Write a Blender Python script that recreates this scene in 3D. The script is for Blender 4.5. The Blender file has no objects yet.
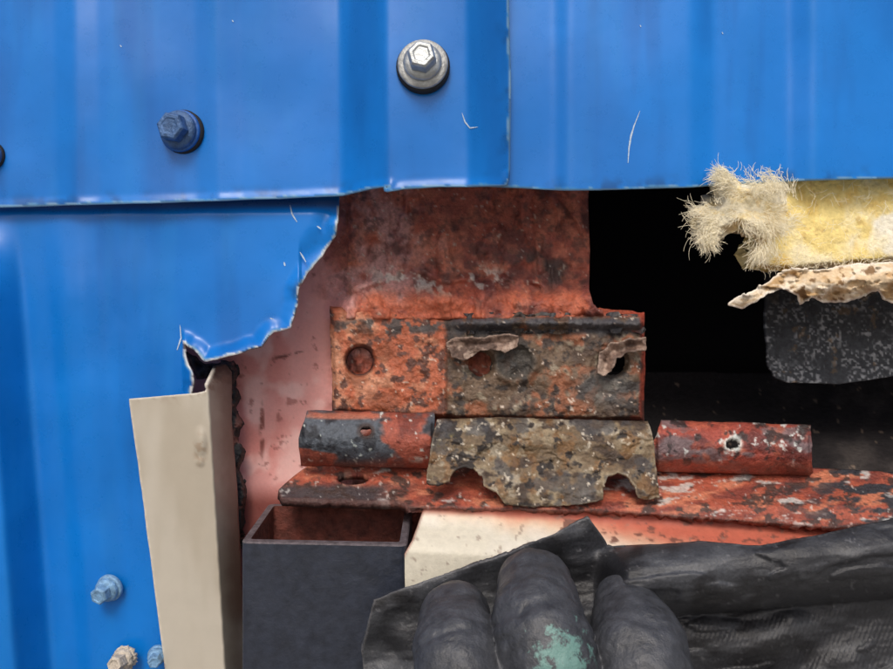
import bpy, bmesh, math, random
import numpy as np
from mathutils import Vector

D=7.5; CX=4.465; CZ=3.345; SC=0.04
rng=np.random.RandomState(7); random.seed(5)
TAB=rng.rand(256,256)
def P(px,py,y):
    s=(D+y)/D
    return (CX+(px/100-CX)*s, y+0*px, CZ+((6.69-py/100)-CZ)*s)
def vn(x,y,s=0):
    x=x+s*17.31; y=y+s*9.77
    xi=np.floor(x).astype(int); yi=np.floor(y).astype(int)
    fx=x-xi; fy=y-yi; fx=fx*fx*(3-2*fx); fy=fy*fy*(3-2*fy)
    a=TAB[xi&255,yi&255]; b=TAB[(xi+1)&255,yi&255]; c=TAB[xi&255,(yi+1)&255]; d=TAB[(xi+1)&255,(yi+1)&255]
    return (a*(1-fx)+b*fx)*(1-fy)+(c*(1-fx)+d*fx)*fy
def fbm(x,y,size,o=4,s=0,sy=None):
    x=np.asarray(x,float)/size; y=np.asarray(y,float)/(sy or size); t=0; a=1; n=0
    for i in range(o):
        ca,sa=math.cos(i*.6),math.sin(i*.6)
        t=t+a*vn((x*ca-y*sa)*2**i,(x*sa+y*ca)*2**i,s+i*3); n+=a; a*=.55
    return t/n
def ss(a,b,x):
    t=np.clip((x-a)/(b-a),0,1); return t*t*(3-2*t)
def blob(px,py,cx,cy,rx,ry=None,soft=.5):
    ry=ry or rx
    d=np.sqrt(((px-cx)/rx)**2+((py-cy)/ry)**2)
    return 1-ss(1-soft,1+soft*.3,d)
def base(px,rgb):
    return np.ones(px.shape+(3,))*np.array(rgb,float)
def mix(c,rgb,m):
    m=np.clip(m,0,1)[...,None]; return c*(1-m)+np.array(rgb,float)*m
def lin(c):
    c=np.clip(c/255.,0,1); return np.where(c<.04045,c/12.92,((c+.055)/1.055)**2.4)
def L(r,g,b): 
    v=lin(np.array([r,g,b],float)); return (v[0],v[1],v[2],1)
RUSTY=np.array([1.03,1.14,1.14])
def prof(knots,sm=6):
    xs=np.arange(-500,1500,1.0); k=np.array(knots,float)
    ys=np.interp(xs,k[:,0],k[:,1]); ker=np.ones(sm)/sm
    for _ in range(2): ys=np.convolve(np.pad(ys,sm,mode='edge'),ker,'same')[sm:-sm]
    return lambda x: np.interp(x,xs,ys)

# ---------- materials
def nd(nt,t,**k):
    n=nt.nodes.new(t)
    for a,b in k.items(): setattr(n,a,b)
    return n
def vmat(name,rough=(.5,.8),metal=0,nscale=25,namt=.25,bscale=40,bstr=.4,col=None,spec=.5,rscale=6):
    m=bpy.data.materials.new(name); m.use_nodes=True; nt=m.node_tree; b=nt.nodes['Principled BSDF']
    tc=nd(nt,'ShaderNodeTexCoord'); alpha=None
    if col is None:
        a=nd(nt,'ShaderNodeAttribute'); a.attribute_name='Col'; cs=a.outputs['Color']; alpha=a.outputs['Alpha']
    else:
        a=nd(nt,'ShaderNodeRGB'); a.outputs[0].default_value=col; cs=a.outputs[0]
    def noise(sc,det=4,r=.6):
        n=nd(nt,'ShaderNodeTexNoise'); n.inputs['Scale'].default_value=sc; n.inputs['Detail'].default_value=det; n.inputs['Roughness'].default_value=r
        nt.links.new(tc.outputs['Object'],n.inputs['Vector']); return n
    def mr(src,lo,hi,a0=.3,a1=.7):
        r=nd(nt,'ShaderNodeMapRange'); r.inputs[1].default_value=a0; r.inputs[2].default_value=a1; r.inputs[3].default_value=lo; r.inputs[4].default_value=hi
        nt.links.new(src,r.inputs[0]); return r.outputs[0]
    n1=noise(nscale,5)
    f=mr(n1.outputs[0],-namt,namt)
    mm=nd(nt,'ShaderNodeMath',operation='MULTIPLY_ADD'); nt.links.new(f,mm.inputs[0]); mm.inputs[2].default_value=1
    if alpha is not None: nt.links.new(alpha,mm.inputs[1])
    else: mm.inputs[1].default_value=1
    vm=nd(nt,'ShaderNodeVectorMath',operation='SCALE'); nt.links.new(cs,vm.inputs[0]); nt.links.new(mm.outputs[0],vm.inputs['Scale'])
    nt.links.new(vm.outputs[0],b.inputs['Base Color'])
    n3=noise(rscale,4,.65); nt.links.new(mr(n3.outputs[0],rough[0],rough[1]),b.inputs['Roughness'])
    b.inputs['Metallic'].default_value=metal
    b.inputs['Specular IOR Level'].default_value=spec
    if bstr>0:
        n4=noise(bscale,5,.65); bp=nd(nt,'ShaderNodeBump'); bp.inputs['Strength'].default_value=bstr; bp.inputs['Distance'].default_value=.0012
        if alpha is not None:
            q=nd(nt,'ShaderNodeMath',operation='MULTIPLY'); nt.links.new(alpha,q.inputs[0]); q.inputs[1].default_value=bstr; nt.links.new(q.outputs[0],bp.inputs['Strength'])
        nt.links.new(n4.outputs[0],bp.inputs['Height']); nt.links.new(bp.outputs[0],b.inputs['Normal'])
    return m
M_BLUE=vmat('blue_paint',(.24,.38),nscale=3,namt=.05,bscale=4,bstr=.05,spec=.4)
M_RUST=vmat('rusted_primer',(.25,.7),nscale=26,namt=.28,bscale=22,bstr=.9,rscale=12)
M_PINK=vmat('grime',(.3,.75),nscale=28,namt=.3,bscale=22,bstr=.8,rscale=9)
M_BEIGE=vmat('beige_paint',(.4,.55),nscale=5,namt=.03,bscale=8,bstr=.04,spec=.35)
M_CREAM=vmat('cream_paint',(.5,.8),nscale=14,namt=.08,bscale=30,bstr=.25)
M_WOOL=vmat('insulation_wool',(.9,1),nscale=30,namt=.08,bscale=30,bstr=.7,spec=.1)
M_PAPER=vmat('torn_paper',(.8,.95),nscale=20,namt=.15,bscale=20,bstr=.7,spec=.2)
M_RUB=vmat('black_rubber',(.36,.58),nscale=40,namt=.3,bscale=30,bstr=.3,rscale=5)
M_DARK=vmat('black_surface',(.8,1),nscale=16,namt=.3,bscale=30,bstr=.5,spec=.2)
M_SEAL=vmat('black_sealant',(.3,.6),nscale=10,namt=.3,bscale=20,bstr=.8)
M_TUBE=vmat('dark_steel_paint',(.32,.5),nscale=9,namt=.3,bscale=14,bstr=.3,col=L(40,45,57))
M_ZINC=vmat('zinc',(.3,.5),metal=.7,nscale=12,namt=.25,bscale=20,bstr=.4,col=L(176,180,180))
M_ZINCD=vmat('zinc_washer',(.35,.6),metal=.5,nscale=12,namt=.3,bscale=20,bstr=.5,col=L(172,174,172))
M_BBLUE=vmat('blue_bolt_paint',(.35,.55),nscale=12,namt=.25,bscale=20,bstr=.4,col=L(30,90,165))
M_BHEAD=vmat('blue_bolt_head',(.35,.55),metal=.3,nscale=12,namt=.4,bscale=20,bstr=.6,col=L(66,98,142))
M_LBLUE=vmat('worn_blue_bolt',(.4,.6),metal=.2,nscale=20,namt=.35,bscale=20,bstr=.6,col=L(120,160,195))
M_CORR=vmat('corroded_zinc',(.8,1),nscale=12,namt=.3,bscale=12,bstr=1.,col=L(190,180,165))
M_EPDM=vmat('washer_rubber',(.7,.9),bstr=0,col=L(28,30,34))

# ---------- mesh builders
def mkobj(name,verts,faces,mat,cols=None,thick=0,smooth=True,parent=None):
    me=bpy.data.meshes.new(name); verts=np.asarray(verts,float); 
    if isinstance(faces,np.ndarray):
        me.vertices.add(len(verts)); me.vertices.foreach_set('co',verts.ravel())
        me.loops.add(faces.size); me.loops.foreach_set('vertex_index',faces.ravel().astype(np.int32))
        me.polygons.add(len(faces)); me.polygons.foreach_set('loop_start',np.arange(0,faces.size,faces.shape[1],dtype=np.int32))
        me.update(calc_edges=True)
    else:
        me.from_pydata([tuple(v) for v in verts],[],faces); me.update()
    me.polygons.foreach_set('use_smooth',[smooth]*len(me.polygons))
    if cols is not None:
        a=me.color_attributes.new('Col','FLOAT_COLOR','POINT')
        c=np.ones((len(verts),4)); c[:,:3]=lin(cols[:,:3])
        if cols.shape[1]==4: c[:,3]=cols[:,3]
        a.data.foreach_set('color',c.ravel())
    me.materials.append(mat)
    ob=bpy.data.objects.new(name,me); bpy.context.collection.objects.link(ob)
    if thick:
        s=ob.modifiers.new('thickness','SOLIDIFY'); s.thickness=thick; s.offset=-1
    if parent: ob.parent=parent
    return ob
def empty(name):
    e=bpy.data.objects.new(name,None); bpy.context.collection.objects.link(e); return e
def rough(poly,amp,step=4,seed=1,size=14):
    out=[]; s=0; n=len(poly)
    for i in range(n):
        a=np.array(poly[i],float); b=np.array(poly[(i+1)%n],float); l=np.hypot(*(b-a)); k=max(1,int(l/step))
        nrm=np.array([-(b-a)[1],(b-a)[0]])/max(l,1e-6)
        for j in range(k):
            t=j/k; o=(fbm(np.array([s+l*t]),np.array([seed*3.3]),size,4,seed)[0]-.5)*2*amp
            out.append(tuple(a+(b-a)*t+nrm*o))
        s+=l
    return out
def inside(px,py,poly):
    r=np.zeros(px.shape,bool); n=len(poly)
    for i in range(n):
        x1,y1=poly[i]; x2,y2=poly[(i+1)%n]
        if y1==y2: continue
        c=((y1>py)!=(y2>py))&(px<(x2-x1)*(py-y1)/(y2-y1)+x1); r^=c
    return r
def nearest(px,py,poly):
    bd=np.full(px.shape,1e9); bx=px.copy(); by=py.copy(); n=len(poly)
    for i in range(n):
        x1,y1=poly[i]; x2,y2=poly[(i+1)%n]; dx=x2-x1; dy=y2-y1; l=dx*dx+dy*dy+1e-12
        t=np.clip(((px-x1)*dx+(py-y1)*dy)/l,0,1); qx=x1+t*dx; qy=y1+t*dy; d=np.hypot(px-qx,py-qy)
        m=d<bd; bd[m]=d[m]; bx[m]=qx[m]; by[m]=qy[m]
    return bd,bx,by
def circ(cx,cy,rx,ry=None,n=28,j=0,seed=0):
    ry=ry or rx; r=random.Random(seed)
    return [(cx+rx*math.cos(a)*(1+r.uniform(-j,j)),cy+ry*math.sin(a)*(1+r.uniform(-j,j))) for a in [i*2*math.pi/n for i in range(n)]]
def sheet(name,poly,depth,color,mat,res=2,holes=(),thick=.03,parent=None):
    pa=np.array(poly); x0,y0=pa.min(0)-res; x1,y1=pa.max(0)+res
    xs=np.arange(x0,x1+res,res); ys=np.arange(y0,y1+res,res)
    PX,PY=np.meshgrid(xs,ys); ny,nx=PX.shape
    cx=(PX[:-1,:-1]+res/2); cy=(PY[:-1,:-1]+res/2)
    keep=inside(cx,cy,poly)
    for h in holes: keep&=~inside(cx,cy,h)
    for _ in range(3):
        kp=np.pad(keep,1); nb=kp[:-2,1:-1].astype(int)+kp[2:,1:-1]+kp[1:-1,:-2]+kp[1:-1,2:]; keep&=nb>=2
    touchK=np.zeros((ny,nx),bool); touchR=np.zeros((ny,nx),bool)
    for a in (0,1):
        for b in (0,1):
            touchK[a:ny-1+a,b:nx-1+b]|=keep; touchR[a:ny-1+a,b:nx-1+b]|=~keep
    bm_=touchK&touchR
    loops=[poly]+list(holes)
    bx=PX[bm_]; by=PY[bm_]; bd=np.full(bx.shape,1e9); nxx=bx.copy(); nyy=by.copy()
    for lp in loops:
        d,qx,qy=nearest(bx,by,lp); m=d<bd; bd[m]=d[m]; nxx[m]=qx[m]; nyy[m]=qy[m]
    PX[bm_]=nxx; PY[bm_]=nyy
    used=touchK; idx=-np.ones((ny,nx),int); idx[used]=np.arange(used.sum())
    px=PX[used]; py=PY[used]
    de=np.full(px.shape,1e9)
    for lp in loops: de=np.minimum(de,nearest(px,py,lp)[0])
    y=depth(px,py,de)*np.ones(px.shape); c=color(px,py,de)
    X,Y,Z=P(px,py,y)
    f=np.stack([idx[:-1,:-1][keep],idx[1:,:-1][keep],idx[1:,1:][keep],idx[:-1,1:][keep]],-1)
    return mkobj(name,np.stack([X,Y,Z],-1),f,mat,c,thick,parent=parent)
M_SCR=vmat('bare_scratch',(.5,.7),nscale=60,namt=.3,bstr=0,col=L(175,195,215))
def scratchmark(pts,w,dfun,parent,off=.006):
    vs=[];fs=[]; pp=[]
    for i in range(len(pts)-1):
        for k in range(4):
            t=k/4; pp.append((pts[i][0]*(1-t)+pts[i+1][0]*t,pts[i][1]*(1-t)+pts[i+1][1]*t))
    pp.append(pts[-1]); n=len(pp)
    for i,(x,y) in enumerate(pp):
        a=np.array(pp[min(i+1,n-1)])-np.array(pp[max(i-1,0)]); a=a/np.hypot(*a); ww=w*(.25+math.sin(math.pi*(i+.3)/(n))*random.uniform(.6,1.1))
        yy=float(dfun(np.array([float(x)]),np.array([float(y)]),np.array([50.]))[0])-off
        for s in (-1,1): vs.append(P(x-a[1]*ww*s,y+a[0]*ww*s,yy))
    for i in range(n-1): fs.append((2*i,2*i+1,2*i+3,2*i+2))
    mkobj('scratch',vs,fs,M_SCR,smooth=False,parent=parent)
def lathe_mesh(profile,n,c,ax_u,ax_v,ax_n,rotoff=0,jit=0):
    vs=[];fs=[]
    for (r,h) in profile:
        for i in range(n):
            a=2*math.pi*i/n+rotoff; rr=r*(1+random.uniform(-jit,jit)); vs.append(tuple(c+ax_u*(rr*math.cos(a))+ax_v*(rr*math.sin(a))+ax_n*h))
    for k in range(len(profile)-1):
        for i in range(n): fs.append((k*n+i,k*n+(i+1)%n,(k+1)*n+(i+1)%n,(k+1)*n+i))
    fs.append(tuple(range((len(profile)-1)*n,len(profile)*n)))
    return vs,fs
def bolt(px,py,y,R,H,mw,mh,tilt=(0,0),rot=.3,hh=.16,jit=0,rub=True):
    s=(D+y)/D; R=R/100*s; H=H/100*s; c=Vector(P(px,py,y)); e=empty('hex_bolt')
    n=Vector((tilt[0],-1,tilt[1])).normalized(); u=n.cross(Vector((0,0,1))).normalized(); v=u.cross(n)
    def add(nm,pr,k,mat,sm,ro=0,bev=0,j=0):
        vs,fs=lathe_mesh(pr,k,c,u,v,n,ro,j); o=mkobj(nm,vs,fs,mat,smooth=sm,parent=e)
        if bev:
            b=o.modifiers.new('b','BEVEL'); b.width=bev; b.segments=3; b.limit_method='ANGLE'; b.angle_limit=.5
        return o
    if rub: add('rubber_seal',[(R*1.03,-.06),(R*1.04,.0),(R*1.0,.02),(R*.5,.03)],40,M_EPDM,True)
    add('washer',[(R*.96,.02),(R*.97,.045),(R*.93,.06),(R*.8,.062),(R*.7,.075),(R*.4,.085)],48,mw,True,j=jit)
    add('flange',[(H*1.3,.07),(H*1.32,.09),(H*1.25,.11),(H*1.0,.13),(H*.5,.13)],40,mh,True,j=jit)
    add('hex_head',[(H,.11),(H,.11+hh*.85),(H*.86,.11+hh),(H*.62,.11+hh*1.0),(H*.55,.11+hh*.95),(H*.2,.11+hh*.94)],6,mh,False,rot,bev=.012,j=jit*.5)
    return e

# ================= BLUE SHEETS
def bluecol(px,py,de,edge=2.2,seed=0):
    c=base(px,(6,110,196))
    c=mix(c,(10,120,210),ss(.4,.7,fbm(px,py,160,3,seed+1)))
    c=mix(c,(4,90,168),.55*ss(.5,.75,fbm(px,py,40,4,seed+2,sy=340)))
    c=mix(c,(90,150,205),.09*ss(.5,.8,fbm(px,py,20,4,seed+3,sy=140)))
    c=mix(c,(10,60,112),.55*ss(.48,.75,fbm(px,py,18,4,seed+5))*(1-ss(0,18,de)))
    e=(1-ss(edge*.6,edge*1.2,de+ (fbm(px,py,9,3,seed+6)-.5)*4))
    return mix(c,(150,168,182),e*.7)
pL=prof([(-400,-.35),(-190,-.35),(-140,0),(56,0),(76,-.04),(98,0),(196,0),(218,-.035),(240,0),(341,0),(387,-.40),(468,-.40),(511,-.12)],6)
pR=prof([(460,0),(553,0),(568,-.07),(690,-.07),(712,0),(788,0),(812,-.12),(900,-.12),(1000,-.12),(1040,-.4),(1200,-.4)],8)
def dUL(px,py,de):
    return pL(px-(py-190)*.012)+ (fbm(px,py,120,2,3)-.5)*.09-.02*(1-ss(0,10,de))*(py>170)*(px<509)
polyUL=[(-350,-300),(508,-300),(509,0),(511,90),(510,178)]+[(507,186),(480,186.5),(440,187),(405,189),(386,192),(381,190),(390,186),(370,189),(342,195.5),(280,198.5),(200,201.5),(100,204.5),(0,207.5),(-350,216)]
s1=sheet('blue_corrugated_sheet',rough(polyUL,.5,8,3,30),dUL,lambda px,py,de:bluecol(px,py,de,seed=1),M_BLUE,2,thick=.02)
scratchmark([(462,113),(465,122),(470,128),(478,127)],.6,dUL,s1)
for q in [(120,45),(232,20)]: scratchmark([q,(q[0]+1.5,q[1]+2)],.5,dUL,s1)
polyUR=[(470,-300),(1250,-300),(1250,160),(893,178.5),(800,181),(720,185),(690,187.5),(600,190),(560,190.5),(515,188),(470,186)]
def dUR(px,py,de): return .03+pR(px)+(fbm(px,py,130,2,8)-.5)*.08
s2=sheet('blue_corrugated_sheet',rough(polyUR,.4,8,4,30),dUR,lambda px,py,de:bluecol(px,py,de,seed=11),M_BLUE,2,thick=.02)
scratchmark([(640,111),(634,126),(631,136),(629,148),(628,163)],.75,dUR,s2)
for q in [(722,32),(640,25)]: scratchmark([q,(q[0]+1.,q[1]+2)],.5,dUR,s2)
tear=rough([(338,170),(339,200),(338,222),(336,236),(322,256),(308,272),(299,290),(296,312),(291,328),(274,332),(262,346),(240,353),(222,358),(205,362),(196,352),(184,344),(186,358),(193,374),(192,400)],1.6,3,9,9)
k=max(i for i,t in enumerate(tear) if abs(t[0]-192)<4 and t[1]>385); tear=tear[:k+1]
polyLL=tear+[(200,420),(205,900),(-350,900),(-350,170)]
pLL=prof([(-400,0),(-80,0),(-50,-.4),(-14,-.4),(24,0),(50,0),(66,-.06),(84,-.06),(104,0),(130,0),(340,0)],8)
def dLL(px,py,de):
    shift=(py-200)*.08
    y=.12+pLL(px-shift+10)*ss(200,300,py)+(fbm(px,py,100,2,21)-.5)*.09+.12*(1-ss(196,215,py))
    near=(1-ss(0,16,de))*(px>182)*(py<400)*ss(208,225,py)
    return y-.10*near*fbm(px,py,30,2,5)*1.5+.08*(1-ss(0,30,de))*(px>300)
def cLL(px,py,de):
    m=(px>182)&(py>205)&(py<400)
    c=bluecol(px,py,np.where(m,de*.8,50),2.0,seed=31)
    c=mix(c,(205,205,205),m*(1-ss(.6,2.6,de+(fbm(px,py,8,3,7)-.5)*5)))
    c=mix(c,(90,80,80),m*(1-ss(0,1.5,de))*ss(.5,.6,fbm(px,py,6,3,17)))
    return mix(c,(26,60,105),.6*(1-ss(0,7,py-203))*(px<340))  # contact shadow below the upper sheet's edge, painted into the blue
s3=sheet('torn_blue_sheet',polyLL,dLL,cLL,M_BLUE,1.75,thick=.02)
for q in [[(290,205),(292,214),(297,222)],[(300,252),(306,262)],[(180,325),(181,338),(177,350)],[(317,226),(321,229)],[(284,262),(285,266)],[(270,318),(276,321)]]: scratchmark(q,.7,dLL,s3)

# ================= BEIGE FLASHING
bx=lambda py: 206+(py-390)*.060
def dF(px,py,de):
    u=px-bx(py)
    y=-.14+.02*np.clip(u+80,0,80)/80-.012*np.sin(py/60)
    y=y+np.clip(u-2,0,60)/30*.85
    return y-.035*blob(px,py,bx(450)-9,443,7,16,.8)-.02*blob(px,py,bx(460)-10,462,5,5,.8)
def cF(px,py,de):
    c=base(px,(184,177,163)); c=mix(c,(172,163,147),ss(.45,.7,fbm(px,py,50,4,2,sy=200)))
    c=mix(c,(150,132,112),.8*blob(px,py,bx(450)-9,450,8,18,.8)*ss(.5,.6,fbm(px,py,5,3,4)))
    c=mix(c,(120,96,80),.6*ss(.6,.7,fbm(px,py,9,4,6))*(1-ss(0,26,py-382)))
    c=mix(c,(118,96,86),.75*ss(2,22,px-bx(py)+(fbm(px,py,14,3,8)-.5)*8))  # receding side face: shading and grime both painted into the colour
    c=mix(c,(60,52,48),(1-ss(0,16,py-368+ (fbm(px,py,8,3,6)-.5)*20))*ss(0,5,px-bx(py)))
    return mix(c,(218,212,200),(1-ss(.6,2,de))*(px<215)*.6)  # lit lip painted along the edge as a paler beige
sheet('beige_corner_flashing',rough([(129,399),(196,393),(205,391),(209,381),(216,366),(226,364),(232,372),(232,420),(236,470),(239,520),(243,600),(246,700),(258,900),(196,900),(165,669),(140,480)],.5,6,5),dF,cF,M_BEIGE,1.5,thick=.03)
def cS(px,py,de): 
    c=base(px,(30,30,33)); return mix(c,(110,72,66),ss(.6,.7,fbm(px,py,7,3,3)))
sheet('black_sealant_bead',rough([(184,350),(205,362),(234,360),(239,372),(235,384),(242,398),(236,410),(244,424),(238,440),(246,452),(240,470),(247,486),(244,520),(234,560),(226,470),(224,420),(220,380),(196,380)],2.6,2,12,6),
   lambda px,py,de:.80+.25*(px<222)-.14*ss(0,4,de)*fbm(px,py,9,3,2),cS,M_SEAL,1.25,thick=.12)

# ================= FRAME PLATE
def rustmix(c,px,py,seed,dark=(82,50,46),lt=(215,200,190),amt=1.,size=9):
    c=mix(c,dark,amt*.85*ss(.56,.68,fbm(px,py,size,5,seed)))
    c=mix(c,(200,112,86),amt*.6*ss(.58,.72,fbm(px,py,size*1.7,4,seed+7)))
    return mix(c,lt,amt*.8*ss(.76,.8,fbm(px,py,4,3,seed+13)))
def dFr(px,py,de):
    y=1.04-.10*ss(328,352,px+(fbm(px,py,40,2,9)-.5)*20)
    shelf=ss(276,304,py+(fbm(px,py,50,3,4)-.5)*30)*ss(322,350,px)
    y=y-.26*shelf*(1-ss(318,324,py))
    a=(.3+.7*ss(240,290,py))*ss(0,9,de)
    y=y-.21*a*(fbm(px,py,24,4,41)-.5)*ss(320,345,px)-.06*(fbm(px,py,60,3,43)-.5)
    rid=np.exp(-((py-281-(fbm(px,py,60,3,6)-.5)*34)/4.5)**2)*(px>345)
    y=y-.11*rid*ss(.35,.6,fbm(px,py,40,3,48))*ss(0,9,de)
    y=y-.05*ss(.5,.6,fbm(px,py,16,5,49,sy=50))*(px>345)*ss(0,9,de)
    return y-.10*(1-ss(0,22,590-px))*ss(286,300,py)*(1-ss(312,318,py))
def cFr(px,py,de):
    c=base(px,(240,172,166))
    c=mix(c,(228,148,140),ss(.42,.7,fbm(px,py,40,3,1)))
    c=mix(c,(250,206,200),.7*ss(.5,.7,fbm(px,py,26,3,91)))
    m=ss(318,352,px+(fbm(px,py,30,4,2)-.5)*44+(py<300)*8)
    r=base(px,(164,78,62)); r=mix(r,(104,48,42),ss(.42,.62,fbm(px,py,38,5,3)+.12*ss(420,560,px)-.08))
    r=mix(r,(194,106,84),.8*ss(.5,.68,fbm(px,py,24,4,14)))
    r=mix(r,(202,140,136),.85*ss(.46,.66,fbm(px,py,30,4,15)+.06)*(1-ss(390,480,px)))
    r=mix(r,(70,50,48),.9*ss(.46,.6,fbm(px,py,22,5,19)+.03)*blob(px,py,510,272,95,24))
    r=mix(r,(206,184,176),.8*ss(.58,.66,fbm(px,py,10,5,29))*blob(px,py,440,280,90,20))
    r=rustmix(r,px,py,20,amt=.6,size=8)
    r=mix(r,(200,92,60),.65*ss(282,302,py)*ss(.4,.6,fbm(px,py,30,3,77)))
    c=c*(1-m[...,None])+r*RUSTY*m[...,None]
    c=mix(c,(140,74,68),.5*ss(.68,.76,fbm(px,py,9,4,55)))
    c=mix(c,(90,45,40),.8*blob(px,py,288,355+ (px-288)*-.25,17,1.6)*ss(.35,.5,fbm(px,py,6,3,8)))
    c=mix(c,(120,62,54),.8*blob(px,py,262,430,3,30)*ss(.4,.55,fbm(px,py,9,3,5)))
    c=mix(c,(120,56,48),.8*ss(480,508,py))
    return np.concatenate([c,(.15+.85*m)[:,None]],1)
frame=empty('rusted_steel_frame')
sheet('upright_plate',rough([(150,160),(591,160),(588,200),(590,250),(589,290),(593,304),(604,315),(606,500),(606,620),(150,620)],.7,7,6,24),dFr,cFr,M_RUST,1.5,thick=.05,parent=frame)

def dH(px,py,de):
    bead=np.exp(-((py-323)/6.5)**2)*ss(440,470,px)
    y=.70-.17*bead*(.6+.8*fbm(px,py,9,3,8))-.05*ss(444,449,px)*ss(330,338,py)
    y=y-.10*(fbm(px,py,14,5,61)-.5)*ss(0,5,de)
    y+=.10*(1-ss(0,5,de))
    return y-.05*blob(px,py,515,362,26,24,.25)+.05*blob(px,py,515,362,20,18,.3)
def cH(px,py,de):
    c=base(px,(182,96,68)); c=mix(c,(204,136,108),ss(.48,.7,fbm(px,py,18,4,5)))
    c=mix(c,(92,58,50),.9*ss(.55,.62,fbm(px,py,8,5,6)))
    c=mix(c,(84,76,76),.9*ss(.48,.54,fbm(px,py,9,4,16)+.02)*blob(px,py,392,326,64,9,.3))
    c=mix(c,(130,68,44),.6*ss(.5,.65,fbm(px,py,26,3,46)))
    m=ss(443,449,px+(fbm(px,py,8,2,3)-.5)*5)
    r=base(px,(112,88,72)); r=mix(r,(84,64,54),ss(.45,.6,fbm(px,py,24,5,11))); r=mix(r,(156,90,62),.8*ss(.52,.66,fbm(px,py,18,5,12)))
    r=mix(r,(164,146,128),.75*ss(.6,.72,fbm(px,py,12,5,13))); r=mix(r,(50,42,40),.85*ss(.56,.66,fbm(px,py,11,5,14)))
    r=mix(r,(58,54,52),.8*blob(px,py,515,362,23,20,.3)); r=mix(r,(86,84,86),.6*blob(px,py,605,388,36,24,.6))
    c=(c*(1-m[...,None])+r*m[...,None])*np.array([1,1.05,1.04])
    top=ss(440,460,px)*(1-ss(330,337,py))*ss(315,320,py)
    c=mix(c,(74,74,80),top*.85*ss(.38,.5,fbm(px,py,14,4,15)))
    c=mix(c,(164,82,60),(1-ss(313,319,py+(fbm(px,py,9,3,5)-.5)*5))*(px>440))
    c=mix(c,(215,200,185),.8*ss(.76,.8,fbm(px,py,4,3,33)))
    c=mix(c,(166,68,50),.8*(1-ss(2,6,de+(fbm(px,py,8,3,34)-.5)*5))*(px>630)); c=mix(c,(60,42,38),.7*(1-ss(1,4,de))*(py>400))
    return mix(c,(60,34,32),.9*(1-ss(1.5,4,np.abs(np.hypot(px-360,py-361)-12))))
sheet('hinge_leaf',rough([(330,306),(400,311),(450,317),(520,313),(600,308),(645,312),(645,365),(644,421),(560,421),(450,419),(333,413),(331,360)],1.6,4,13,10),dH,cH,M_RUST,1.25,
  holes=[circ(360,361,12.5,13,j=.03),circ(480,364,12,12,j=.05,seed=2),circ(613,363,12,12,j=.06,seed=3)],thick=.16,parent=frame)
def scrap(name,poly,y0,curl,seed,colr=(136,112,98)):
    def dd(px,py,de): return y0-curl*(1-ss(0,9,de))*fbm(px,py,16,2,seed)*1.6-.09*(fbm(px,py,10,4,seed)-.5)
    def cc(px,py,de):
        c=base(px,colr); c=mix(c,(90,70,60),.9*ss(.48,.62,fbm(px,py,10,4,seed+1))); c=mix(c,(180,158,142),.8*ss(.58,.7,fbm(px,py,9,4,seed+2)))
        return mix(c,(170,150,136),(1-ss(0,2,de))*.5)
    return sheet(name,rough(poly,2.0,2.5,seed,7),dd,cc,M_PINK,1.0,thick=.02)
scrap('gasket_scrap',[(446,343),(456,337),(480,338),(500,334),(519,336),(517,346),(505,352),(492,350),(480,350),(466,360),(452,358)],.57,.08,5)
scrap('gasket_scrap',[(597,372),(600,352),(612,343),(632,338),(646,337),(646,350),(630,353),(617,358),(611,372),(603,377)],.57,.10,8)

def barrel(name,x0,x1,cyl,r,y0,slope,colf,hole,seed):
    cy=lambda px: cyl+(px-x0)*slope
    poly=rough([(x0+6,cyl-r),(x1,cyl+(x1-x0)*slope-r),(x1+2,cyl+(x1-x0)*slope+r-4),(x1-2,cyl+(x1-x0)*slope+r),(x0,cyl+r),(x0-3,cyl)],1.2,3,seed,10)
    def dd(px,py,de):
        t=np.clip((py-cy(px))/(r+.5),-1,1)
        e=(1-ss(0,4,np.minimum(px-x0,x1-px)))
        return y0-np.sqrt(1-t*t)*r/100*1.5*(1-.15*e)-.06*(fbm(px,py,15,5,seed)-.5)
    return sheet(name,poly,dd,lambda a,b,c_:colf(a,b,c_)*np.array([1,1.1,1.1]),M_RUST,1.0,holes=[hole],thick=.07,parent=frame)
def cB1(px,py,de):
    c=base(px,(166,80,64)); c=mix(c,(124,56,46),ss(.45,.65,fbm(px,py,18,4,4)))
    g=ss(.46,.56,fbm(px,py,40,4,7,sy=26)+.16*blob(px,py,335,438,50,22,.7)-.10*ss(370,410,px)+.08*ss(445,458,py)*(px>370))
    c=mix(c,(86,84,92),g); c=mix(c,(46,44,50),g*ss(.5,.65,fbm(px,py,14,4,8)))
    c=mix(c,(196,104,80),.8*blob(px,py,345,416,50,4)); c=mix(c,(215,205,200),.8*ss(.74,.79,fbm(px,py,5,3,9)))
    c=mix(c,(60,38,34),.8*blob(px,py,366,431,10,9,.4)); c=mix(c,(215,210,205),.7*blob(px,py,417,460,9,4)*ss(.45,.55,fbm(px,py,4,3,3)))
    return mix(c,(150,72,56),.7*ss(457,467,py))
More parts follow.
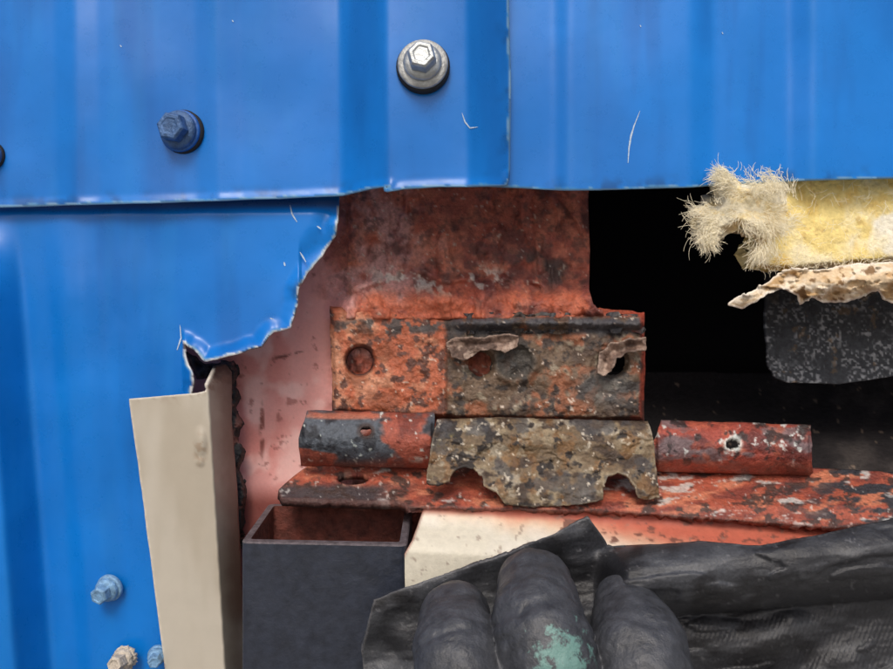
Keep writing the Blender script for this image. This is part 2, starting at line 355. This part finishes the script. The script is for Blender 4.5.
def cB2(px,py,de):
    c=base(px,(162,70,58)); c=mix(c,(112,52,48),ss(.45,.65,fbm(px,py,20,4,14)))
    g=ss(.5,.62,fbm(px,py,34,5,17,sy=12)+.12*blob(px,py,690,446,44,10,.7)+.1*blob(px,py,770,450,40,10,.7)); c=mix(c,(118,100,104),g*.75)
    c=mix(c,(192,94,70),.6*ss(.55,.7,fbm(px,py,16,4,18))); c=mix(c,(220,206,202),.85*ss(.67,.74,fbm(px,py,9,4,19)+.14*blob(px,py,765,424,28,4)))
    c=mix(c,(50,38,38),.8*ss(.6,.68,fbm(px,py,12,5,119)))
    c=mix(c,(225,215,210),.8*blob(px,py,733,444,11,10,.3)*ss(.45,.52,fbm(px,py,6,2,3))); return mix(c,(186,86,64),.6*ss(458,466,py))
barrel('hinge_barrel_left',301,434,438,28,.66,.02,cB1,circ(366,431,5.5,5,j=.08),31)
barrel('hinge_barrel_right',655,811,446,26,.66,.03,cB2,circ(733,444,7,6.5,j=.1,seed=4),33)
plate=[(428,466),(432,440),(437,419),(500,417),(560,419),(648,421),(654,440),(656,470),(660,497),(648,500),(638,498),(635,486),(629,477),(618,472),(608,476),(603,486),(603,500),(585,504),(560,506),(530,507),(505,504),(496,492),(484,486),(482,476),(474,469),(464,467),(454,471),(449,481),(438,485),(427,483)]
def dP(px,py,de):
    t=np.clip((py-446)/29,-1,1)
    y=.56-.36*np.sqrt(np.clip(1-np.minimum(t,0)**2,0,1))
    y=y-.20*ss(446,505,py)
    y=y-.10*(fbm(px,py,44,3,71,sy=24)-.5)-.035*(fbm(px,py,9,5,72)-.5)-.05*(1-ss(0,7,de))*fbm(px,py,20,2,7)
    return y-.02*ss(.5,.56,fbm(px,py,34,4,74,sy=18))
def cP(px,py,de):
    c=base(px,(112,94,72)); c=mix(c,(144,128,102),ss(.45,.62,fbm(px,py,30,5,51,sy=16)))
    c=mix(c,(66,52,42),.95*ss(.49,.6,fbm(px,py,22,5,52,sy=14))); c=mix(c,(166,156,138),.75*ss(.58,.68,fbm(px,py,18,5,53,sy=10)+.05*blob(px,py,580,430,60,12)))
    c=mix(c,(122,86,50),.65*ss(.55,.65,fbm(px,py,16,4,54))); c=mix(c,(38,32,30),.9*ss(.6,.67,fbm(px,py,10,5,55)))
    c=mix(c,(70,70,74),.6*ss(.58,.66,fbm(px,py,20,4,58)))
    c=mix(c,(210,200,182),.8*ss(.72,.78,fbm(px,py,5,3,56))); c=mix(c,(150,136,60),.6*blob(px,py,455,445,18,12)*ss(.5,.6,fbm(px,py,8,3,5)))
    return mix(c,(150,138,118),.5*(1-ss(.5,2.5,de))*(py>440)*ss(.45,.6,fbm(px,py,12,3,6)))
sheet('corroded_hinge_strap',rough(plate,1.3,3,14,8),dP,cP,M_PINK,1.0,thick=.03,parent=frame)

def dB(px,py,de):
    f=np.clip((py-462)/44,-.3,1.0); g=np.clip((py-506)/20,0,3)
    return .80-.78*f-.12*g-.06*(fbm(px,py,26,3,81)-.5)-.03*(fbm(px,py,8,3,82)-.5)
def cBs(px,py,de):
    c=base(px,(170,80,60)); c=mix(c,(130,60,50),ss(.45,.65,fbm(px,py,26,4,24,sy=10)))
    c=mix(c,(208,122,92),.8*ss(.52,.68,fbm(px,py,30,4,25,sy=9)))
    g=(1-ss(380,430,px+(fbm(px,py,20,3,3)-.5)*50))*ss(481,488,py+(fbm(px,py,16,3,2)-.5)*8); c=mix(c,(62,56,60),g*.9)
    c=mix(c,(70,50,46),.85*ss(.56,.64,fbm(px,py,11,5,26,sy=6)))
    c=mix(c,(52,50,56),.95*ss(760,850,px)*ss(.45,.53,fbm(px,py,26,5,27,sy=9)))
    c=mix(c,(210,194,190),.8*ss(.58,.68,fbm(px,py,20,5,28,sy=6)+.09*blob(px,py,690,484,80,10)-.08*(px<600)-.03))
    c=mix(c,(225,210,205),.6*ss(.77,.8,fbm(px,py,4,3,29)))
    c=mix(c,(206,150,130),.6*blob(px,py,353,478,22,10,.25)*ss(.45,.55,fbm(px,py,6,3,7)))
    return mix(c,(90,48,42),.6*(1-ss(0,3,de))*(py>490))*np.array([1,1.08,1.08])
sheet('base_plate',rough([(278,490),(296,474),(312,463),(640,458),(820,468),(893,472),(1150,484),(1150,540),(893,524),(830,528),(760,522),(600,511),(500,509),(411,508),(400,502),(281,499)],.8,5,17,16),dB,cBs,M_RUST,1.25,
  holes=[circ(353,478.5,16,6.2)],thick=.09,parent=frame)
mkobj('web',[P(330,476,1.25),P(1150,476,1.25),P(1150,640,1.25),P(330,640,1.25)],[(0,3,2,1)],M_RUST,np.array([[60,30,28]]*4,float),parent=frame)

def dC(px,py,de):
    t=py-508-(px-412)*.045
    return .06-.42*ss(0,46,t)-.03*(fbm(px,py,40,2,5)-.5)
def cC(px,py,de):
    t=py-508-(px-412)*.045
    c=base(px,(214,208,190)); c=mix(c,(224,218,204),ss(.4,.7,fbm(px,py,30,3,5)))
    w=(fbm(px,py,30,4,6)-.5)*14
    c=mix(c,(216,170,136),.8*ss(-16,14,(px-440)*.13-t+w)); c=mix(c,(186,96,74),ss(-8,16,(px-490)*.15-t+w))
    c=mix(c,(150,74,60),(1-ss(0,8,t))*.8); c=mix(c,(96,60,50),.75*ss(.56,.66,fbm(px,py,12,4,9,sy=6))*(px>560))
    c=mix(c,(130,110,98),.5*ss(.72,.78,fbm(px,py,7,4,8))); return mix(c,(110,50,40),(1-ss(0,3,de))*.6)
sheet('cream_painted_channel',rough([(424,507),(600,509),(760,518),(900,528),(1150,545),(1150,700),(396,700),(399,575),(400,562),(412,540)],.7,5,19),dC,cC,M_CREAM,1.5,thick=.08)

def tube_mesh():
    x0,x1,y0,y1=2.51,4.09,-.38,.74; w=.075
    def ring(x0,x1,y0,y1,r,n=5):
        pts=[]
        for (cx,cy,a0) in [(x1-r,y1-r,0),(x0+r,y1-r,90),(x0+r,y0+r,180),(x1-r,y0+r,270)]:
            for i in range(n+1):
                a=math.radians(a0+90*i/n); pts.append((cx+r*math.cos(a),cy+r*math.sin(a)))
        return pts
    zt=lambda x,y: 1.38+ (y+.35)*.10 -(x-2.52)*.02
    o=ring(x0,x1,y0,y1,.07); o2=ring(x0+.012,x1-.012,y0+.012,y1-.012,.06); i_=ring(x0+w,x1-w,y0+w,y1-w,.03)
    vs=[];n=len(o)
    for p in o: vs.append((p[0],p[1],-4))
    for p in o: vs.append((p[0],p[1],zt(*p)-.015))
    for p in o2: vs.append((p[0],p[1],zt(*p)))
    for p in i_: vs.append((p[0],p[1],zt(*p)))
    for p in i_: vs.append((p[0],p[1],-4))
    fs=[]
    for k in range(4):
        for i in range(n): fs.append((k*n+i,k*n+(i+1)%n,(k+1)*n+(i+1)%n,(k+1)*n+i))
    return vs,fs,n
vs,fs,n=tube_mesh()
tb=mkobj('square_steel_tube',vs,fs,M_TUBE,smooth=False)
mi=vmat('tube_inner_rust',(.6,.9),nscale=10,namt=.5,bscale=20,bstr=1.,col=L(104,54,44)); tb.data.materials.append(mi)
mrim=vmat('tube_rim',(.4,.7),nscale=14,namt=.5,bscale=20,bstr=1.,col=L(92,84,88)); tb.data.materials.append(mrim)
for p in tb.data.polygons:
    k=p.index//n
    if k==3: p.material_index=1
    if k in (1,2): p.material_index=2

# ================= VOID
def quadbox():
    x0,x1,y0,y1,z0,z1=1.5,15,1.3,4.2,.8,7
    v=[(x0,y0,z0),(x1,y0,z0),(x1,y1,z0),(x0,y1,z0),(x0,y0,z1),(x1,y0,z1),(x1,y1,z1),(x0,y1,z1)]
    return v,[(0,1,2,3),(4,7,6,5),(3,2,6,7),(0,3,7,4),(1,5,6,2)]
v,f=quadbox(); M_VOID=vmat('cavity_black',(.9,1),bstr=0,col=L(24,22,23),spec=.1)
mkobj('cavity_dark_box',v,f,M_VOID,smooth=False)  # added enclosure, coloured near-black so the void's darkness is in the paint
def cM(px,py,de):
    c=base(px,(34,31,32)); c=mix(c,(62,57,55),ss(.45,.7,fbm(px,py,50,5,3))*ss(700,860,px)); return mix(c,(130,112,96),.7*ss(.78,.82,fbm(px,py,6,3,4)))
sheet('black_membrane',[(600,372),(1300,378),(1300,500),(600,500)],lambda px,py,de:3.3-2.35*ss(372,474,py)-.2*fbm(px,py,60,3,4),cM,M_DARK,2,thick=.02)
def cG(px,py,de):
    c=base(px,(60,62,66)); s=vn(px/2.0,py/2.0,3); c=mix(c,(160,162,166),.7*ss(.5,.8,s)*ss(.3,.5,fbm(px,py,24,4,4)))
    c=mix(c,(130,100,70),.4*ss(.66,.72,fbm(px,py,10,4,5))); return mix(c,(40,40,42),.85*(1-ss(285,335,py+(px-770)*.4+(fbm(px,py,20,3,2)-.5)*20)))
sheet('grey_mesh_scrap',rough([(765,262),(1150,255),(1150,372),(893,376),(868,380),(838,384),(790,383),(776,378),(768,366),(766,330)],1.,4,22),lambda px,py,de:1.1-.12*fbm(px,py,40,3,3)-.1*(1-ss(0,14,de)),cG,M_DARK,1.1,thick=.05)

# ================= INSULATION
ins=empty('fiberglass_insulation')
def cI(px,py,de):
    c=base(px,(246,224,150)); c=mix(c,(250,238,196),ss(.45,.65,fbm(px,py,34,5,3))); c=mix(c,(236,202,116),.8*ss(.52,.68,fbm(px,py,22,5,4,sy=30)))
    c=mix(c,(250,247,236),.85*ss(835,885,px+(fbm(px,py,20,3,5)-.5)*60)*ss(.38,.5,fbm(px,py,30,3,8))); return mix(c,(206,174,112),.5*ss(.7,.76,fbm(px,py,6,4,6)))
sheet('yellow_slab',rough([(757,170),(1150,160),(1150,258),(893,262),(830,268),(780,271),(757,268),(760,220)],2.2,4,24,12),lambda px,py,de:.16-.10*(fbm(px,py,26,5,5)-.5)+.12*(1-ss(0,6,de)),cI,M_WOOL,1.5,thick=.5,parent=ins)
def cW(px,py,de):
    c=base(px,(250,242,216)); c=mix(c,(246,228,180),ss(.45,.62,fbm(px,py,18,5,13,sy=9))); return mix(c,(222,198,150),.6*ss(.6,.72,fbm(px,py,9,4,15)))
sheet('wool_tuft',rough([(716,170),(728,165),(738,172),(752,180),(764,176),(784,177),(790,186),(788,198),(788,214),(784,230),(772,240),(760,248),(752,238),(738,228),(724,238),(712,247),(704,242),(694,236),(700,224),(692,212),(706,206),(714,198),(710,186)],4,2,25,7),lambda px,py,de:-.04+.2*(1-ss(0,12,de))-.2*(fbm(px,py,22,4,6)-.5),cW,M_WOOL,1.0,thick=.2,parent=ins)
cu=bpy.data.curves.new('fibres','CURVE'); cu.dimensions='3D'; cu.bevel_depth=.0022; cu.bevel_resolution=0
def flow(x,z,out):
    a=float(fbm(np.array([x]),np.array([z]),26,2,66)[0]); return out+(a-.5)*6
def fibre(px,py,y,ang,ln,wob):
    n=8; sp=cu.splines.new('POLY'); sp.points.add(n-1); a=ang; x,z=px,py; yy=y; da=random.uniform(-wob,wob)*.5
    for i in range(n):
        q=P(x,z,yy); sp.points[i].co=(q[0],q[1],q[2],1); sp.points[i].radius=1-.5*i/n
        a+=da+random.uniform(-wob,wob)*.3; x+=math.cos(a)*ln/n; z+=math.sin(a)*ln/n; yy+=random.uniform(-.012,.012)
cen=[(726,178,9,9),(774,188,16,8),(750,205,28,24),(714,225,12,13),(706,238,6,4),(770,226,14,12),(762,250,8,10)]
for i in range(170):
    c=random.choice(cen); cx=random.gauss(c[0],c[2]*.5); cy=random.gauss(c[1],c[3]*.5)
    out=math.atan2(cy-208,cx-750); a=flow(cx,cy,out); y0=random.uniform(-.24,-.08); ln=random.uniform(10,20)
    for k in range(14): fibre(cx+random.gauss(0,3),cy+random.gauss(0,3),y0+random.gauss(0,.02),a+random.gauss(0,.35),ln*random.uniform(.6,1.1),.32)
for i in range(90): fibre(random.uniform(692,715),random.uniform(205,242),random.uniform(-.1,.1),math.pi+random.gauss(0,.6),random.uniform(8,24),.4)
for i in range(50): fibre(random.uniform(716,790),random.uniform(170,182),random.uniform(-.2,-.1),-math.pi/2+random.gauss(0,.7),random.uniform(5,12),.4)
for i in range(450): fibre(random.uniform(756,960),random.choice([random.uniform(258,272),random.uniform(182,270)]),.08,random.uniform(0,6.28),random.uniform(6,18),.5)
M_FIB=vmat('fibre',(.8,1),bstr=0,namt=.05,col=L(253,244,216),spec=.2); cu.materials.append(M_FIB)
fo=bpy.data.objects.new('fibres',cu); bpy.context.collection.objects.link(fo); fo.parent=ins
def cK(px,py,de):
    c=base(px,(218,194,160)); c=mix(c,(192,158,114),ss(.45,.62,fbm(px,py,22,5,33,sy=12))); c=mix(c,(240,228,208),.8*ss(.52,.64,fbm(px,py,16,4,34,sy=8)))
    c=mix(c,(120,90,60),.85*ss(.6,.68,fbm(px,py,10,5,35)+.12*blob(px,py,830,290,40,14)-.04)); return mix(c,(246,240,228),.8*(1-ss(.5,3,de)))
sheet('torn_facing_paper',rough([(727,304),(736,298),(752,292),(764,284),(778,274),(792,268),(820,270),(850,264),(893,262),(1150,250),(1150,300),(900,304),(884,300),(878,291),(862,297),(846,302),(826,303),(812,298),(800,305),(797,296),(786,289),(768,293),(757,302),(742,309)],2.4,2.5,27,7),
  lambda px,py,de:.04-.12*np.sin(np.clip((py-262-(893-px)*.12)/34,0,1)*3.1)-.14*(fbm(px,py,20,4,5)-.5)-.05*ss(.5,.56,fbm(px,py,26,4,15,sy=9))+.1*ss(780,800,px)*ss(280,300,py),cK,M_PAPER,1.0,thick=.02,parent=ins)

# ================= BOLTS
bolt(423,66,-.44,26,14.5,M_ZINCD,M_ZINC,tilt=(-.03,.09),rot=.25,hh=.15)
bolt(182,132,-.0,21.5,14.5,M_BBLUE,M_BHEAD,tilt=(-.16,-.02),rot=.2,hh=.14)
bolt(-11,156,-.02,15,9,M_BHEAD,M_BHEAD,hh=.12)
bolt(112,586,.06,14,9,M_LBLUE,M_LBLUE,tilt=(-.2,-.15),rot=.4,hh=.12,rub=False)
bolt(158,653,-.02,9.5,6.5,M_LBLUE,M_LBLUE,tilt=(.2,0),rot=.1,hh=.12,rub=False)
bolt(127,657,.02,12,8,M_CORR,M_CORR,tilt=(-.1,.1),rot=.1,hh=.14,jit=.13,rub=False)

# ================= RUBBER SHEET
def dR(px,py,de):
    c=586-(px-600)*.11; w=36+(px-600)*.03
    t=np.clip((py-c)/w,-1,1); on=ss(592,630,px)
    roll=np.sqrt(1-t*t)*w/100*1.6*on
    y=-.72-roll-.10*np.clip((py-540)/130,-1,2)
    lf=1-ss(600,650,px)
    y=y-.12*np.sin((px*.45+py)/17.)*lf*ss(.3,.6,fbm(px,py,60,2,3))-.09*(fbm(px,py,50,2,4)-.5)
    low=on*ss(0,16,py-c-w*.9)
    y=y-.10*np.sin((py+px*.22)/13.+fbm(px,py,120,2,5)*6)*low*ss(.35,.6,fbm(px,py,90,2,15))
    y=y-.03*(fbm(px,py+px*.1,34,4,16,sy=9)-.5)-.004*np.sin(px*1.3+py*.5)*low
    y=y-.03*ss(.52,.6,fbm(px,py+px*.15,70,3,18,sy=20))*on
    return y-.14*blob(px,py,575,545,40,30,.9)
def cR(px,py,de):
    c=base(px,(44,45,49)); c=mix(c,(62,64,69),ss(.45,.7,fbm(px,py,60,3,3))); c=mix(c,(30,30,33),ss(.5,.7,fbm(px,py,40,3,4)))
    c=mix(c,(84,86,90),.5*ss(.5,.7,fbm(px,py+px*.1,40,4,9,sy=12)))
    c=mix(c,(120,120,122),.5*ss(.74,.8,fbm(px,py,5,4,5))); return mix(c,(105,104,106),.5*(1-ss(.5,2.5,de)))
sheet('black_rubber_sheet',rough([(362,652),(374,600),(392,592),(420,582),(490,560),(540,540),(588,517),(598,530),(608,546),(640,545),(700,541),(760,545),(820,534),(893,518),(1200,470),(1200,740),(366,740)],1.2,5,41,16),dR,cR,M_RUB,1.5,thick=.04)

# ================= GLOVE
def tubep(pts,rad,n=40,seg=16,flat=.92,creases=()):
    pts=[Vector(p) for p in pts]; N=len(pts); C=[];R=[];U=[]
    for i in range(N-1):
        p0=pts[max(i-1,0)];p1=pts[i];p2=pts[i+1];p3=pts[min(i+2,N-1)]
        for k in range(seg):
            t=k/seg; C.append(.5*((2*p1)+(-p0+p2)*t+(2*p0-5*p1+4*p2-p3)*t*t+(-p0+3*p1-3*p2+p3)*t**3))
            u=t*t*(3-2*t); R.append(rad[i]*(1-u)+rad[i+1]*u); U.append(i+t)
    C.append(pts[-1]);R.append(rad[-1]);U.append(N-1)
    d=(C[-1]-C[-2]).normalized(); r=R[-1]; e=C[-1].copy()
    for k in range(1,13):
        a=k/12*math.pi/2; C.append(e+d*(r*.95*math.sin(a))); R.append(max(r*math.cos(a),.003)); U.append(N-1+k/12*.5)
    vs=[];fs=[]
    for i,(c,r,uu) in enumerate(zip(C,R,U)):
        t=(C[min(i+1,len(C)-1)]-C[max(i-1,0)]).normalized(); u=t.cross(Vector((0,1,0))).normalized(); v=u.cross(t).normalized()
        for k in range(n):
            a=2*math.pi*k/n; m=1
            for (u0,w_,am,tl) in creases: m-=am*(.55+.45*math.sin(a*1+u0*5))*math.exp(-((uu-u0-tl*math.cos(a)-.05*math.sin(3*a+u0*9))/w_)**2)
            vs.append(c+u*(r*m*math.cos(a))+v*(r*m*flat*math.sin(a)))
    for i in range(len(C)-1):
        for k in range(n): fs.append((i*n+k,i*n+(k+1)%n,(i+1)*n+(k+1)%n,(i+1)*n+k))
    fs.append(tuple(range(n))[::-1]); fs.append(tuple(range((len(C)-1)*n,len(C)*n)))
    return vs,fs
V=[];F=[]
def addt(pts,rad,**k):
    vs,fs=tubep(pts,rad,**k); o=len(V); V.extend(vs); F.extend([tuple(i+o for i in f) for f in fs])
cr=lambda s:[(2.0+s,.10,.09,.10),(2.35+s,.06,.06,-.14),(2.65+s,.05,.05,.10),(2.95+s,.07,.07,-.05),(3.3+s,.05,.035,.15),(1.7+s,.08,.07,.1),(3.6+s,.04,.025,-.1)]
addt([P(520,900,-2.3),P(490,790,-2.2),P(462,690,-1.82),P(458,655,-1.62),P(456,614,-1.25)],[.42,.36,.35,.36,.295],creases=cr(0))
addt([P(560,900,-2.3),P(570,790,-2.25),P(554,690,-1.9),P(542,630,-1.68),P(532,584,-1.22)],[.42,.38,.37,.38,.31],creases=cr(.12))
addt([P(600,900,-2.3),P(652,790,-2.2),P(648,700,-1.88),P(640,655,-1.68),P(629,610,-1.22)],[.42,.38,.375,.38,.315],creases=cr(-.2))
addt([P(480,900,-2.2),P(405,810,-2.0),P(382,765,-1.8),P(376,735,-1.5),P(376,715,-1.3)],[.40,.32,.29,.27,.24])
addt([P(650,960,-2.0),P(720,890,-1.5),P(730,830,-1.0),P(705,775,-.55),P(680,720,-.28)],[.45,.40,.36,.33,.29])
addt([P(560,1250,-2.4),P(555,1080,-2.4),P(550,980,-2.35),P(545,880,-2.3)],[.95,.72,.95,.85],flat=.55)
M_GLOVE=vmat('glove_rubber',(.34,.55),nscale=8,namt=.4,bscale=16,bstr=.5,rscale=6,col=L(62,64,69))
g=mkobj('gloved_hand',V,F,M_GLOVE)
nt=M_GLOVE.node_tree; b=nt.nodes['Principled BSDF']; src=b.inputs['Base Color'].links[0].from_socket
tc=nd(nt,'ShaderNodeTexCoord'); dist=nd(nt,'ShaderNodeVectorMath',operation='DISTANCE'); nz=nd(nt,'ShaderNodeTexNoise'); nz.inputs['Scale'].default_value=10; nz.inputs['Detail'].default_value=6; nz.inputs['Roughness'].default_value=.7
dist.inputs[1].default_value=P(570,658,-2.15)
nt.links.new(tc.outputs['Object'],dist.inputs[0]); nt.links.new(tc.outputs['Object'],nz.inputs['Vector'])
ad=nd(nt,'ShaderNodeMath',operation='MULTIPLY_ADD'); nt.links.new(nz.outputs[0],ad.inputs[0]); ad.inputs[1].default_value=1.1; nt.links.new(dist.outputs['Value'],ad.inputs[2])
mr=nd(nt,'ShaderNodeMapRange'); mr.inputs[1].default_value=.66; mr.inputs[2].default_value=.78; mr.inputs[3].default_value=.8; mr.inputs[4].default_value=0; nt.links.new(ad.outputs[0],mr.inputs[0])
mx=nd(nt,'ShaderNodeMix',data_type='RGBA'); nt.links.new(mr.outputs[0],mx.inputs[0]); nt.links.new(src,mx.inputs[6]); mx.inputs[7].default_value=L(110,152,144); nt.links.new(mx.outputs[2],b.inputs['Base Color'])
rm=g.modifiers.new('r','REMESH'); rm.mode='VOXEL'; rm.voxel_size=.016; rm.use_smooth_shade=True
sm=g.modifiers.new('s','SMOOTH'); sm.iterations=2
for (nm,sc_,st) in [('wr',.45,.08),('wr2',.12,.02)]:
    tx=bpy.data.textures.new(nm,'CLOUDS'); tx.noise_scale=sc_; tx.noise_depth=1
    dm=g.modifiers.new(nm,'DISPLACE'); dm.texture=tx; dm.strength=st; dm.mid_level=.5; dm.texture_coords='LOCAL'

gm=vmat('concrete',(.8,.95),nscale=.5,namt=.2,bstr=0,col=L(150,147,140))
mkobj('ground',[(-1500,-1500,-32),(1500,-1500,-32),(1500,1500,-32),(-1500,1500,-32)],[(0,1,2,3)],gm,smooth=False)
for o in bpy.data.objects:
    if o.parent is None: o.scale=(SC,)*3

# ================= LIGHT
sc=bpy.context.scene
w=bpy.data.worlds.new('World'); sc.world=w; w.use_nodes=True; nt=w.node_tree
sky=nt.nodes.new('ShaderNodeTexSky'); sky.sky_type='NISHITA'; sky.sun_disc=False
az=math.atan2(-.12,-1); el=math.radians(47); sky.sun_elevation=el; sky.sun_rotation=az; sky.dust_density=5; sky.air_density=.8
nt.links.new(sky.outputs[0],nt.nodes['Background'].inputs[0]); nt.nodes['Background'].inputs[1].default_value=.12
sd=Vector((math.sin(az)*math.cos(el),math.cos(az)*math.cos(el),math.sin(el)))
sl=bpy.data.lights.new('sun','SUN'); sl.energy=1.5; sl.angle=math.radians(18); sl.color=(1,.96,.9)
so=bpy.data.objects.new('sun',sl); bpy.context.collection.objects.link(so); so.rotation_euler=(-sd).to_track_quat('-Z','Y').to_euler(); so.location=sd*2
cam=bpy.data.cameras.new('camera'); co=bpy.data.objects.new('camera',cam); bpy.context.collection.objects.link(co)
co.location=(CX*SC,-D*SC,CZ*SC); co.rotation_euler=(math.pi/2,0,0); cam.sensor_width=36; cam.lens=36*D/8.93; cam.clip_start=.01; cam.clip_end=500
cam.dof.use_dof=True; cam.dof.focus_distance=(D+.3)*SC; cam.dof.aperture_fstop=90
sc.camera=co
sc.view_settings.view_transform='Standard'; sc.view_settings.look='None'; sc.view_settings.exposure=0
